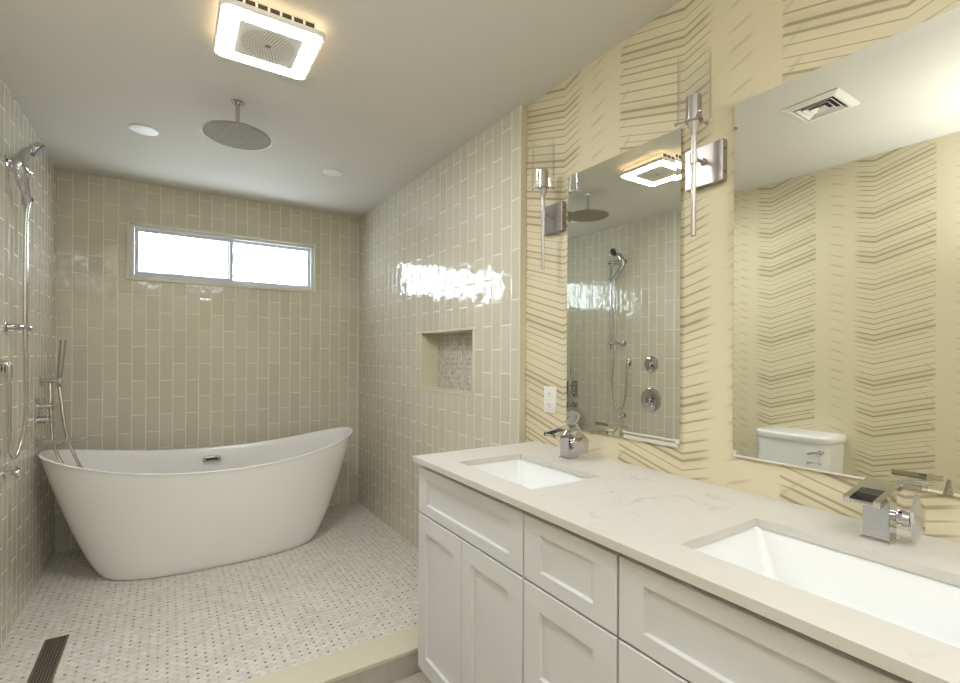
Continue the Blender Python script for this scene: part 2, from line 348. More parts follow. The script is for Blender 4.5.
b = B(); holed(b, 1, YB, YB + .16, (XL - .25, XR + .25), (-.24, H), [(WX0, WX1, WZ0, WZ1)]); wb = obj('wall_back', b, 'tile_back', kind='structure')
b = B(); holed(b, 1, YF - .12, YF, (XL - .25, XR + .25), (ZB - .15, H), []); obj('wall_front', b, 'paper_front', kind='structure')
b = B(); box(b, XL - .01, XT + .03, CURB0 + .008, CURB1, ZB - .1, CURBZ - .018); cu = obj('trim_1', b, 'riser', kind='structure')
b = B(); box(b, XL - .01, XT + .03, CURB0, CURB1, CURBZ - .018, CURBZ, .003, 2); obj('curb_cap', b, 'cream_stone', cu)
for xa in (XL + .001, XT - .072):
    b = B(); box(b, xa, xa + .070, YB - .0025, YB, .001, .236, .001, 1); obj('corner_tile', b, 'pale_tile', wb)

# window with two sashes in the back wall
win = bpy.data.objects.new('window_1', None); C.objects.link(win); win.location = ((WX0 + WX1)/2, YB, WZ0); win['kind'] = 'structure'
def ring_frame(bm, x0, x1, z0, z1, t, y0, y1, bev=.002):
    box(bm, x0, x0 + t, y0, y1, z0, z1, bev, 1); box(bm, x1 - t, x1, y0, y1, z0, z1, bev, 1)
    box(bm, x0 + t, x1 - t, y0, y1, z0, z0 + t, bev, 1); box(bm, x0 + t, x1 - t, y0, y1, z1 - t, z1, bev, 1)
b = B(); ring_frame(b, WX0 - .020, WX1 + .018, WZ0 - .018, WZ1 + .017, .020, YB - .010, YB + .03); obj('casing_trim', b, 'cream_stone', win)
b = B(); ring_frame(b, WX0, WX1, WZ0, WZ1, .024, YB + .012, YB + .075); obj('window_frame', b, 'vinyl', win)
xm = .382
fs = B(); ring_frame(fs, xm - .018, WX1 - .024, WZ0 + .024, WZ1 - .024, .020, YB + .048, YB + .068); fs = obj('fixed_sash', fs, 'vinyl', win)
b = B(); box(b, xm, WX1 - .042, YB + .056, YB + .060, WZ0 + .042, WZ1 - .042); obj('pane', b, 'pane', fs)
sl = B(); ring_frame(sl, WX0 + .026, xm + .020, WZ0 + .026, WZ1 - .026, .022, YB + .020, YB + .042); sl = obj('sliding_sash', sl, 'vinyl', win)
b = B(); box(b, WX0 + .046, xm, YB + .029, YB + .033, WZ0 + .046, WZ1 - .046); obj('pane', b, 'pane', sl)
b = B(); box(b, xm + .001, xm + .013, YB + .010, YB + .020, 1.955, 1.995, .002); obj('latch', b, 'vinyl', sl)

# ------------------------------------------------------------------ bathtub
def build_tub():
    cx, cy = .272, 3.54
    t = thing('bathtub', 'white freestanding slipper bathtub with high curved ends under the window', 'bathtub', (cx, cy, 0))
    NS = 96
    def se(a, b_, n, k):
        th = 2*PI*k/NS; c, s = math.cos(th), math.sin(th)
        return a*math.copysign(abs(c)**(2/n), c), b_*math.copysign(abs(s)**(2/n), s)
    def zrim(x): return .598 + .122*(min(1, abs(x)/.867)**2.2)
    a0, b0, a1, b1 = .590, .300, .872, .415
    rings = []
    levels = [(0.0, -.014), (.004, -.004), (.016, .0)] + [(q, 0.0) for q in (.06, .12, .2, .3, .4, .5, .6, .7, .8, .88, .95, .985)]
    def ring(f, off, inset=0, zoff=0):
        out = []
        g = f**.74
        for k in range(NS):
            n = 2.7 + (2.15 - 2.7)*f
            x1, y1 = se(a1 - inset, b1 - inset, 2.15, k); x0, y0 = se(a0 - inset + off, b0 - inset + off, 2.7, k)
            x = x0 + (x1 - x0)*g; y = y0 + (y1 - y0)*g
            zr = zrim(x1); out.append(Vector((cx + x, cy + y, f*zr + zoff)))
        return out
    for f, off in levels: rings.append(ring(f, off))
    lip = ring(1.0, 0, .000); 
    rings.append(ring(.996, 0, -.003)); rings.append([p + Vector((0, 0, .002)) for p in ring(1, 0, .004)])
    rings.append([p + Vector((0, 0, .002)) for p in ring(1, 0, .016)]); rings.append([p - Vector((0, 0, .006)) for p in ring(1, 0, .023)])
    for f in (.95, .88, .78, .68, .58, .48, .38, .30, .25): rings.append(ring(f, 0, .026))
    def low(sc, z): 
        return [Vector((cx + (p.x - cx)*sc, cy + (p.y - cy)*sc, z)) for p in ring(.25, 0, .026)]
    rings += [low(.95, .125), low(.86, .108), low(.6, .100), low(.2, .098)]
    b = B(); loft(b, rings); obj('tub_shell', b, 'tub', t, smooth=60)
    # overflow slot on the inner far side
    b = B(); box(b, .203, .313, 3.878, 3.925, .508, .545, .003); ov = obj('overflow_cover', b, 'chrome', t, smooth=30)
    b = B(); box(b, .222, .294, 3.8765, 3.882, .520, .533); obj('overflow_slot', b, 'nickel_dark', ov)
    b = B(); cyl(b, (.268, 3.54, .097), (.268, 3.54, .104), .034, e=.002); obj('tub_drain', b, 'chrome', t, smooth=30)
build_tub()

# ------------------------------------------------------------------ vanity cabinets
XF = .815
def shaker(bm, y0, y1, z0, z1, fy, fz, th=.019, rec=.010):
    # front panel with a recessed centre, facing -x
    xb = XF + th
    o = [(XF, y0, z0), (XF, y1, z0), (XF, y1, z1), (XF, y0, z1)]
    i = [(XF, y0 + fy, z0 + fz), (XF, y1 - fy, z0 + fz), (XF, y1 - fy, z1 - fz), (XF, y0 + fy, z1 - fz)]
    s = .0025; r = [(XF + rec, y0 + fy + s, z0 + fz + s), (XF + rec, y1 - fy - s, z0 + fz + s), (XF + rec, y1 - fy - s, z1 - fz - s), (XF + rec, y0 + fy + s, z1 - fz - s)]
    k = [(xb, a[1], a[2]) for a in o]; e = .0018
    oo = [(XF + e, a[1], a[2]) for a in o]
    o = [(XF, y0 + e, z0 + e), (XF, y1 - e, z0 + e), (XF, y1 - e, z1 - e), (XF, y0 + e, z1 - e)]
    L = [[bm.verts.new(p) for p in q] for q in (k, oo, o, i, r)]
    for A, Bq in zip(L, L[1:]):
        for j in range(4): bm.faces.new((A[j], A[(j+1) % 4], Bq[(j+1) % 4], Bq[j]))
    bm.faces.new(L[0]); bm.faces.new(L[-1])
def cabinet(label, y0, y1, fronts, name, cat, end=False):
    t = thing(name, label, cat, ((XF + XR)/2, (y0 + y1)/2, ZB), 'white vanity cabinets')
    b = B(); x0, x1, zt = XF + .020, XR - .002, .8585; th = .016
    box(b, x0, x1, y0, y0 + th, .052, zt); box(b, x0, x1, y1 - th, y1, .052, zt)
    box(b, x0, x1, y0 + th, y1 - th, .052, .068); box(b, x1 - .01, x1, y0 + th, y1 - th, .068, zt)
    box(b, x0, x0 + .02, y0 + th, y1 - th, .80, zt); box(b, x0 + .002, x0 + .006, y0 + th, y1 - th, .068, .80)
    obj('body', b, 'cabinet', t)
    b = B(); box(b, XF + .075, XR - .002, y0 + .001, y1 - .001, ZB, .052); obj('toe_kick', b, 'cabinet', t)
    for nm, a0, a1, z0, z1, fy, fz in fronts:
        b = B(); shaker(b, a0, a1, z0, z1, fy, fz); obj(nm, b, 'cabinet', t)
cabinet('white shaker sink cabinet at the shower end of the vanity', 1.0365, 1.690,
        [('false_drawer_front', 1.0385, 1.6885, .6665, .840, .064, .038), ('door', 1.3665, 1.6885, .066, .6605, .062, .062), ('door', 1.0385, 1.3635, .066, .6605, .062, .062)], 'sink_cabinet', 'cabinet')
cabinet('narrow white three-drawer cabinet in the middle of the vanity', .7075, 1.0360,
        [('drawer', .7105, 1.0325, .6665, .840, .067, .038), ('drawer', .7105, 1.0325, .368, .6605, .067, .06), ('drawer', .7105, 1.0325, .066, .362, .067, .06)], 'drawer_cabinet', 'cabinet')
cabinet('white shaker sink cabinet nearest the camera, under the large mirror', .0500, .7070,
        [('false_drawer_front', .0520, .7035, .6665, .840, .064, .038), ('door', .3790, .7035, .066, .6605, .062, .062), ('door', .0520, .3760, .066, .6605, .062, .062)], 'sink_cabinet', 'cabinet')
# worktop with two cut-outs
ZT = .8795; S1 = (.893, 1.180, 1.094, 1.520); S2 = (.898, 1.200, .165, .614)
def countertop():
    b = B(); X0, X1, Y0, Y1 = .795, XR - .0005, .040, 1.7025
    xs = sorted({X0, X1, S1[0], S1[1], S2[0], S2[1]}); ys = sorted({Y0, Y1, S1[2], S1[3], S2[2], S2[3]})
    V = {}
    def vv(i, j, z):
        if (i, j, z) not in V: V[(i, j, z)] = b.verts.new((xs[i], ys[j], z))
        return V[(i, j, z)]
    cells = set()
    for i in range(len(xs) - 1):
        for j in range(len(ys) - 1):
            cxm, cym = (xs[i] + xs[i+1])/2, (ys[j] + ys[j+1])/2
            if any(s[0] < cxm < s[1] and s[2] < cym < s[3] for s in (S1, S2)): continue
            cells.add((i, j))
    z0, z1 = ZT - .020, ZT
    for i, j in cells:
        b.faces.new((vv(i, j, z1), vv(i+1, j, z1), vv(i+1, j+1, z1), vv(i, j+1, z1))); b.faces.new((vv(i, j, z0), vv(i, j+1, z0), vv(i+1, j+1, z0), vv(i+1, j, z0)))
        for di, dj, a, c in ((-1, 0, (i, j), (i, j+1)), (1, 0, (i+1, j+1), (i+1, j)), (0, -1, (i+1, j), (i, j)), (0, 1, (i, j+1), (i+1, j+1))):
            if (i+di, j+dj) not in cells: b.faces.new((vv(*a, z1), vv(*a, z0), vv(*c, z0), vv(*c, z1)))
    es = [e for e in b.edges if len(e.link_faces) == 2 and all(abs(v.co.z - z1) < 1e-6 for v in e.verts) and e.calc_face_angle() > 1]
    bmesh.ops.bevel(b, geom=es, offset=.002, segments=2, affect='EDGES')
    tag(obj('countertop', b, 'quartz', base=((X0 + X1)/2, (Y0 + Y1)/2, z0)), 'long beige-white veined quartz countertop with two sink cut-outs', 'countertop')
countertop()
def sink(s, label):
    x0, x1, y0, y1 = s; e = .006; x0 -= e; x1 += e; y0 -= e; y1 += e; zt = ZT - .0205; cx, cy = (x0+x1)/2, (y0+y1)/2
    t = thing('undermount_sink', label, 'sink', (cx, cy, zt - .15), 'rectangular undermount sinks')
    def rr(hx, hy, r, z, dx=0, dy=0):
        out = []
        for qx, qy, a in ((1, 1, 0), (-1, 1, PI/2), (-1, -1, PI), (1, -1, 3*PI/2)):
            for k in range(7):
                th = a + PI/2*k/6; out.append(Vector((cx + dx + qx*(hx - r) + r*math.cos(th), cy + dy + qy*(hy - r) + r*math.sin(th), z)))
        return out
    hx, hy = (x1-x0)/2, (y1-y0)/2
    rings = [rr(hx + .018, hy + .018, .02, zt), rr(hx + .018, hy + .018, .02, zt - .01), rr(hx, hy, .02, zt - .02), rr(hx*.86, hy*.84, .05, zt - .148),
             rr(hx*.3, hy*.3, .03, zt - .152), rr(hx*.3, hy*.3, .03, zt - .138), rr(hx*.62, hy*.60, .05, zt - .128), rr(hx*.80, hy*.76, .045, zt - .115), rr(hx*.88, hy*.86, .035, zt - .09), rr(hx - .006, hy - .006, .022, zt - .012), rr(hx - .003, hy - .003, .02, zt)]
    b = B(); loft(b, rings, True, False)
    # inner bottom closes on the drain ring
    b.faces.ensure_lookup_table()
    bmesh.ops.contextual_create(b, geom=[])
    b2 = B(); outer = [rings[0], rings[1], rings[2], rings[3]]; inner = [rr(hx - .001, hy - .001, .02, zt), rr(hx - .006, hy - .006, .022, zt - .012), rr(hx*.90, hy*.88, .035, zt - .095), rr(hx*.82, hy*.79, .045, zt - .122), rr(hx*.6, hy*.6, .04, zt - .133), rr(.03, .03, .029, zt - .137)]
    b.free(); R = outer[::-1] + inner; loft(b2, R); obj('basin', b2, 'ceramic', t, smooth=50)
    b = B(); cyl(b, (cx, cy, zt - .1375), (cx, cy, zt - .1335), .026, e=.002); obj('sink_drain', b, 'chrome', t, smooth=30)
sink(S1, 'white rectangular sink set in the counter at the shower end')
sink(S2, 'white rectangular sink set in the counter nearest the camera')

# ------------------------------------------------------------------ faucets
def faucet(cy, label):
    t = thing('waterfall_faucet', label, 'faucet', (1.295, cy, ZT), 'chrome waterfall faucets')
    b = B(); box(b, 1.274, 1.318, cy - .0235, cy + .0235, ZT, .975, .0015); box(b, 1.268, 1.324, cy - .027, cy + .027, ZT, ZT + .004, .001, 1); obj('body', b, 'chrome', t)
    # sloping top plate with an open channel towards the bowl
    def zt(x): return .978 + (x - 1.200)*.17
    sp = B(); xa, xb = 1.198, 1.322
    def slab(xa, xb, ya, yb, lo, hi):
        loft(sp, [[Vector((x, ya, zt(x) + lo)), Vector((x, yb, zt(x) + lo)), Vector((x, yb, zt(x) + hi)), Vector((x, ya, zt(x) + hi))] for x in (xa, xb)])
    slab(xa, xb, cy - .032, cy - .020, -.010, .003); slab(xa, xb, cy + .020, cy + .032, -.010, .003)
    slab(xa + .004, xb, cy - .020, cy + .020, -.010, -.007); slab(1.262, xb, cy - .020, cy + .020, -.007, .003)
    spout = obj('spout', sp, 'chrome', t)
    c = B(); x = 1.2615; loft(c, [[Vector((x, cy - .0195, zt(x) - .0068)), Vector((x, cy + .0195, zt(x) - .0068)), Vector((x, cy + .0195, zt(x) + .002)), Vector((x, cy - .0195, zt(x) + .002))] for x in (1.232, 1.2615)]); obj('channel_opening', c, 'nickel_dark', spout)
    hd = B(); revolve(hd, (1.297, cy - .0235, .935), (1.297, cy - .080, .935), [(0, 0), (0, .011), (.006, .011), (.009, .016), (.020, .018), (.030, .015), (.034, .008), (.044, .007), (.044, 0)]); hd = obj('handle_joint', hd, 'chrome', t, smooth=40)
    p = B(); ya, yb = cy - .068, cy - .060
    poly = [(1.262, .958), (1.290, .992), (1.338, .952), (1.334, .905), (1.275, .898)]
    ctr = (1.300, .938)
    A = [p.verts.new((x, ya + .002, z)) for x, z in poly]; D = [p.verts.new((x, yb, z)) for x, z in poly]; top = p.verts.new((ctr[0], ya - .006, ctr[1]))
    for k in range(5):
        p.faces.new((A[k], A[(k+1) % 5], D[(k+1) % 5], D[k])); p.faces.new((A[k], top, A[(k+1) % 5]))
    p.faces.new(D); obj('lever', p, 'chrome', hd)
faucet(1.368, 'small chrome waterfall faucet on the counter below the outlet, farther one')
faucet(.402, 'large chrome waterfall faucet in the right foreground')

# ------------------------------------------------------------------ mirrors
def mirror(y0, y1, z0, z1, label):
    XM = 1.398; b = B(); bv = .020; d = .0005
    def rect(x, i): return [(x, y0 + i, z0 + i), (x, y1 - i, z0 + i), (x, y1 - i, z1 - i), (x, y0 + i, z1 - i)]
    L = [[b.verts.new(p) for p in q] for q in (rect(XR - .0003, .004), rect(XM + d, .004), rect(XM + d, 0), rect(XM + d - .0008, 0), rect(XM, bv))]
    for A, Q in zip(L, L[1:]):
        for j in range(4): b.faces.new((A[j], A[(j+1) % 4], Q[(j+1) % 4], Q[j]))
    b.faces.new(L[0]); b.faces.new(L[-1])
    o = obj('wall_mirror', b, 'mirror', base=(XM, (y0 + y1)/2, z0)); tag(o, label, 'mirror', 'frameless wall mirrors over the sinks')
mirror(.959, 1.489, .9725, 2.0190, 'frameless wall mirror between the two sconces, farther of the two')
mirror(.253, .783, .9790, 2.0150, 'frameless wall mirror at the right edge, reflecting the toilet tank')

# ------------------------------------------------------------------ sconces
def sconce(cy, label):
    t = thing('wall_sconce', label, 'wall lamp', (XR, cy, 1.862), 'brushed nickel wall sconces')
    x = 1.332
    b = B(); box(b, 1.382, XR - .0005, cy - .062, cy + .062, 1.800, 1.924, .0015); bp = obj('backplate', b, 'nickel', t)
    for z in (1.828, 1.896):
        b = B(); cyl(b, (1.394, cy - .0625, z), (1.394, cy - .0610, z), .0035, seg=12); obj('screw_hole', b, 'nickel_dark', bp)
    b = B(); cyl(b, (x, cy, 1.872), (1.383, cy, 1.872), .005); revolve(b, (1.372, cy, 1.872), (1.383, cy, 1.872), [(0, 0), (0, .007), (.006, .011), (.0105, .011), (.0105, 0)]); obj('arm', b, 'nickel', t, smooth=40)
    b = B(); cyl(b, (x, cy, 1.636), (x, cy, 1.962), .0075, e=.001); cyl(b, (x, cy, 1.855), (x, cy, 1.893), .0105, e=.001); obj('rod', b, 'nickel', t, smooth=40)
    b = B(); revolve(b, (x, cy, 1.942), (x, cy, 2.07), [(0, 0), (0, .0085), (.006, .0095), (.038, .0175), (.042, .0255), (.047, .0255), (.048, .0215), (.116, .0215), (.116, .0185), (.08, .0185), (.08, 0)]); sk = obj('socket_cup', b, 'nickel', t, smooth=22)
    for k in range(3):
        a = PI/2 + k*2*PI/3 + .35; dx, dy = math.cos(a), math.sin(a)
        b = B(); cyl(b, (x + dx*.018, cy + dy*.018, 1.990), (x + dx*.050, cy + dy*.050, 1.990), .0022, seg=10); revolve(b, (x + dx*.047, cy + dy*.047, 1.990), (x + dx*.06, cy + dy*.06, 1.990), [(0, 0), (0, .0035), (.004, .0058), (.009, .0045), (.011, 0)], 12); obj('prong', b, 'nickel', sk, smooth=40)
    b = B(); revolve(b, (x, cy, 1.9925), (x, cy, 2.19), [(0, .0455), (.192, .0455), (.192, .0475), (0, .0475), (0, .0455)], 40); obj('glass_shade', b, 'glass', t, smooth=40)
sconce(1.570, 'nickel sconce with clear glass cylinder above the outlet, farther one')
sconce(.871, 'nickel sconce with clear glass cylinder between the two mirrors')

# ------------------------------------------------------------------ outlet
t = thing('wall_outlet', 'white duplex wall outlet left of the farther mirror', 'outlet', (XR, 1.598, 1.078))
b = B(); box(b, XR - .006, XR - .0003, 1.559, 1.637, 1.020, 1.136, .002); cp = obj('cover_plate', b, 'white', t, smooth=30)
for z in (1.054, 1.102):
    b = B(); revolve(b, (XR - .0058, 1.598, z), (XR - .009, 1.598, z), [(0, 0), (0, .017), (.0022, .0165), (.0022, 0)]); rc = obj('receptacle', b, 'white', t, smooth=30)
    b = B()
    for dy in (-.0065, .0065): box(b, XR - .0084, XR - .0078, 1.598 + dy - .001, 1.598 + dy + .001, z - .002, z + .007)
    cyl(b, (XR - .0078, 1.598, z - .008), (XR - .0084, 1.598, z - .008), .0022, seg=10); obj('slot', b, 'nickel_dark', rc)

# ------------------------------------------------------------------ ceiling fixtures
LX, LY = .295, 1.880
def rrect(cx, cy, hx, hy, r, z, n=8, bulge=0):
    out = []
    for qx, qy, a in ((1, 1, 0), (-1, 1, PI/2), (-1, -1, PI), (1, -1, 3*PI/2)):
        for k in range(n + 1):
            th = a + PI/2*k/n; out.append(Vector((cx + qx*(hx - r) + r*math.cos(th), cy + qy*(hy - r) + r*math.sin(th), z)))
    return out
M['grille'] = grille_mat(LX, LY)
t = thing('ceiling_fan_light', 'square ceiling exhaust fan with glowing light ring and round speaker grille', 'ceiling light', (LX, LY, H))
hs = B(); box(hs, LX - .138, LX + .138, LY - .138, LY + .138, 2.404, H - .0003, .003); hs = obj('housing', hs, 'white', t)
b = B()
for sg in (-1, 1):
    b = B()
    for k in range(7):
        u = -.114 + k*.038
        box(b, LX + u - .015, LX + u + .015, LY + sg*.1382 - .0008, LY + sg*.1382 + .0008, 2.412, 2.435)
    obj('side_vent', b, 'nickel_dark', hs)
b = B(); loft(b, [rrect(LX, LY, .158, .158, .02, 2.406), rrect(LX, LY, .166, .166, .024, 2.402), rrect(LX, LY, .166, .166, .024, 2.392), rrect(LX, LY, .162, .162, .022, 2.386)]); obj('frame', b, 'white', t, smooth=30)
b = B(); R = [rrect(LX, LY, .104, .104, .006, 2.3855), rrect(LX, LY, .154, .154, .020, 2.3855), rrect(LX, LY, .152, .152, .022, 2.3835), rrect(LX, LY, .1055, .1055, .006, 2.3835), rrect(LX, LY, .104, .104, .006, 2.3855)]
loft(b, R, False, False); obj('light_ring', b, 'ring', t)
b = B(); loft(b, [rrect(LX, LY, .1035, .1035, .006, 2.3858), rrect(LX, LY, .1035, .1035, .006, 2.3845)]); obj('speaker_grille', b, 'grille', t)
b = B(); R = [rrect(LX, LY, .146, .146, .01, 2.4062), rrect(LX, LY, .154, .154, .02, 2.4062), rrect(LX, LY, .154, .154, .02, 2.4080), rrect(LX, LY, .146, .146, .01, 2.4080), rrect(LX, LY, .146, .146, .01, 2.4062)]
loft(b, R, False, False); obj('glow_strip', b, 'glow', t)
# rain shower head
RX, RY = .262, 2.487
M['nozzles'] = nozzle_mat(RX, RY)
t = thing('rain_shower_head', 'large round rain shower head hanging from the ceiling', 'shower head', (RX, RY, H))
b = B(); revolve(b, (RX, RY, H - .0003), (RX, RY, 2.4), [(0, 0), (0, .030), (.003, .030), (.007, .026), (.007, 0)]); obj('flange', b, 'chrome', t, smooth=40)
b = B(); cyl(b, (RX, RY, 2.434), (RX, RY, 2.30), .0095); cyl(b, (RX, RY, 2.318), (RX, RY, 2.29), .015, .019); obj('ceiling_arm', b, 'chrome', t, smooth=40)
b = B(); revolve(b, (RX, RY, 2.297), (RX, RY, 2.2), [(0, 0), (0, .03), (.003, .06), (.009, .140), (.012, .148), (.016, .1495), (.018, .148), (.018, 0)], 64); dk = obj('disc', b, 'nickel', t, smooth=40)
b = B(); revolve(b, (RX, RY, 2.2792), (RX, RY, 2.2), [(0, 0), (0, .1425), (.0018, .1415), (.0018, 0)], 64); obj('nozzle_face', b, 'nozzles', t, smooth=40)
def recessed(x, y, r, label):
    t = thing('recessed_ceiling_light', label, 'ceiling light', (x, y, H), 'small round unlit ceiling lights')
    b = B(); revolve(b, (x, y, H - .0003), (x, y, 2.3), [(0, 0), (0, r), (.003, r - .001), (.005, r - .006), (.0035, r - .016), (.0035, 0)], 40); tr = obj('trim_ring', b, 'white', t, smooth=40)
    b = B(); cyl(b, (x, y, H - .0038), (x, y, H - .0046), r - .018, seg=36); obj('lens', b, 'white', t)
recessed(-.118, 3.066, .067, 'round white unlit ceiling light near the left wall')
recessed(.878, 3.108, .060, 'round white unlit ceiling light near the right tiled wall')
# ceiling vent, seen in the near mirror
t = thing('ceiling_vent', 'square white stepped ceiling air register reflected in the nearer mirror', 'vent', (.255, 1.020, H))
vx, vy = .255, 1.020
b = B(); loft(b, [rrect(vx, vy, .058, .058, .002, H - .0003, 2), rrect(vx, vy, .117, .117, .003, H - .0003, 2), rrect(vx, vy, .117, .117, .003, H - .004, 2), rrect(vx, vy, .092, .092, .003, H - .014, 2), rrect(vx, vy, .083, .083, .002, H - .013, 2), rrect(vx, vy, .083, .083, .002, H - .002, 2)], False, False); obj('outer_frame', b, 'white', t)
b = B(); box(b, vx - .084, vx + .084, vy - .084, vy + .084, H - .0012, H - .0004); obj('duct_opening', b, 'black', t)
for i, (ro, ri) in enumerate(((.074, .060), (.053, .039), (.031, .006))):
    b = B(); loft(b, [rrect(vx, vy, ri, ri, .001, H - .003, 2), rrect(vx, vy, ri + .001, ri + .001, .001, H - .002, 2), rrect(vx, vy, ro, ro, .001, H - .0145, 2), rrect(vx, vy, ro - .001, ro - .001, .001, H - .016, 2), rrect(vx, vy, ri, ri, .001, H - .003, 2)], False, False); obj('louver', b, 'white', t)

# ------------------------------------------------------------------ shower fittings on the left wall
bx, by = -.557, 3.000
t = thing('shower_slide_bar', 'chrome vertical slide bar on the left tiled wall', 'shower bar', (XL, by, 1.34))
b = B(); cyl(b, (bx, by, 1.335), (bx, by, 2.135), .0095, e=.002); obj('bar', b, 'chrome', t, smooth=40)
for z in (1.385, 2.112):
    b = B(); revolve(b, (XL, by - .110, z), (bx, by - .110, z), [(0, 0), (0, .026), (.006, .026), (.010, .018), (.010, 0)])
    tube(b, spline([(XL + .006, by - .110, z), (XL + .03, by - .100, z), (bx, by - .050, z), (bx + .002, by, z), (bx + .008, by + .026, z)], 6), .0125, 16)
    obj('bracket', b, 'chrome', t, smooth=40)
b = B(); cyl(b, (bx, by, 1.950), (bx, by, 1.990), .017, e=.003); cyl(b, (bx, by + .030, 1.970), (bx, by - .006, 1.970), .013, e=.003); cyl(b, (bx, by, 1.970), (bx + .022, by - .030, 1.972), .014, e=.002); obj('holder', b, 'chrome', t, smooth=40)
t = thing('hand_shower', 'curved chrome hand shower clipped to the slide bar, with hanging hose', 'hand shower', (bx + .03, by - .03, 1.96))
b = B(); hp = spline([(-.538, 2.945, 1.955), (-.547, 2.922, 2.00), (-.557, 2.880, 2.060), (-.556, 2.873, 2.112), (-.544, 2.890, 2.158), (-.522, 2.920, 2.192)], 8)
tube(b, hp, lambda s: .012 + .010*math.sin(PI*min(1, s*1.02))**1.5 + .004*s, 20); obj('handle', b, 'chrome', t, smooth=40)
hd = B(); hc = Vector((-.514, 2.927, 2.196)); hdir = Vector((.80, .12, -.52)).normalized()
revolve(hd, hc - hdir*.020, hc + hdir, [(0, 0), (.001, .014), (.008, .029), (.018, .037), (.030, .039), (.034, .037), (.034, 0)], 36); hd = obj('spray_head', hd, 'chrome', t, smooth=40)
b = B(); revolve(b, hc + hdir*.0142, hc + hdir, [(0, 0), (0, .034), (.0022, .033), (.003, 0)], 36); obj('spray_face', b, 'black', hd, smooth=40)
b = B(); tube(b, spline([(-.538, 2.945, 1.957), (-.548, 2.950, 1.88), (-.550, 2.950, 1.70), (-.550, 2.950, 1.385), (-.548, 2.970, 1.10), (-.553, 2.972, .94), (-.565, 2.960, .85), (-.576, 2.925, .802), (-.580, 2.880, .83), (-.580, 2.855, .90), (-.578, 2.838, 1.05), (-.578, 2.830, 1.165)], 8), .0082, 12); obj('hose', b, 'hose', t, smooth=40)
t = thing('hose_outlet', 'chrome elbow hose outlet on the left wall beside the slide bar', 'shower fitting', (XL, 2.83, 1.21))
b = B(); revolve(b, (XL, 2.83, 1.213), (0, 2.83, 1.213), [(0, 0), (0, .030), (.004, .030), (.008, .018), (.008, 0)]); obj('flange', b, 'chrome', t, smooth=40)
b = B(); tube(b, spline([(XL + .005, 2.83, 1.213), (XL + .012, 2.83, 1.224), (XL + .024, 2.83, 1.212), (XL + .026, 2.83, 1.162)], 6), .0135, 16); obj('elbow', b, 'chrome', t, smooth=40)
t = thing('wall_spray_knob', 'small chrome knob valve low on the left wall below the hose loop', 'shower fitting', (XL, 2.885, .742))
b = B(); revolve(b, (XL, 2.885, .742), (0, 2.885, .742), [(0, 0), (0, .024), (.005, .024), (.008, .012), (.03, .012), (.03, 0)]); obj('flange', b, 'chrome', t, smooth=40)
b = B(); revolve(b, (XL + .028, 2.885, .742), (0, 2.885, .742), [(0, 0), (0, .010), (.006, .019), (.016, .021), (.026, .017), (.029, 0)])
cyl(b, (XL + .046, 2.885, .716), (XL + .046, 2.885, .768), .008, e=.001); obj('knob', b, 'chrome', t, smooth=40)
def valve(y, z, r, label, double):
    t = thing('shower_valve', label, 'shower valve', (XL, y, z), 'round shower valves')
    b = B(); revolve(b, (XL, y, z), (0, y, z), [(0, 0), (0, r), (.004, r), (.010, r*.86), (.013, r*.4), (.013, 0)], 48); obj('escutcheon', b, 'chrome', t, smooth=40)
    h = B(); revolve(h, (XL + .012, y, z), (0, y, z), [(0, 0), (0, .022), (.030, .020), (.034, .017), (.034, 0)], 32)
    cyl(h, (XL + .035, y + .005, z + .004), (XL + .045, y - .045, z - .062), .0065, e=.001)
    if double: cyl(h, (XL + .035, y + .040, z + .010), (XL + .045, y + .012, z - .055), .0065, e=.001); cyl(h, (XL + .036, y + .046, z + .012), (XL + .036, y - .028, z + .012), .006, e=.001)
    obj('handle', h, 'chrome', t, smooth=40)
valve(2.60, 1.205, .068, 'smaller upper round chrome shower valve seen in the farther mirror', False)
valve(2.60, .904, .100, 'larger lower round chrome shower valve seen in the farther mirror', True)
# tub filler
t = thing('tub_mixer', 'chrome square wall mixer with cross handle behind the tub end', 'tub mixer', (XL, 3.50, .93))
b = B(); box(b, XL, XL + .008, 3.465, 3.535, .862, 1.022, .002); obj('plate', b, 'chrome', t)
h = B(); cyl(h, (XL + .006, 3.50, .980), (XL + .062, 3.50, .980), .014, e=.002); cyl(h, (XL + .040, 3.485, 1.030), (XL + .040, 3.515, .945), .006, e=.001); cyl(h, (XL + .030, 3.50, .980), (XL + .085, 3.50, .976), .006, e=.001); obj('cross_handle', h, 'chrome', t, smooth=40)
h = B(); cyl(h, (XL + .006, 3.50, .905), (XL + .045, 3.50, .905), .019, e=.003); cyl(h, (XL + .030, 3.50, .905), (XL + .082, 3.50, .902), .006, e=.001); obj('temperature_knob', h, 'chrome', t, smooth=40)
t = thing('tub_spout', 'flat chrome wall spout reaching over the left end of the tub', 'spout', (XL, 3.50, .785))
b = B(); box(b, XL, XL + .006, 3.465, 3.535, .755, .815, .002); obj('flange', b, 'chrome', t)
b = B(); box(b, XL + .004, XL + .230, 3.475, 3.525, .778, .796, .003); box(b, XL + .06, XL + .115, 3.48, 3.52, .764, .780, .003); obj('spout_blade', b, 'chrome', t)
t = thing('wand_holder', 'chrome wall holder carrying the stick hand shower', 'shower holder', (XL, 3.585, 1.112))
b = B(); box(b, XL, XL + .006, 3.560, 3.610, 1.080, 1.142, .002); obj('plate', b, 'chrome', t)
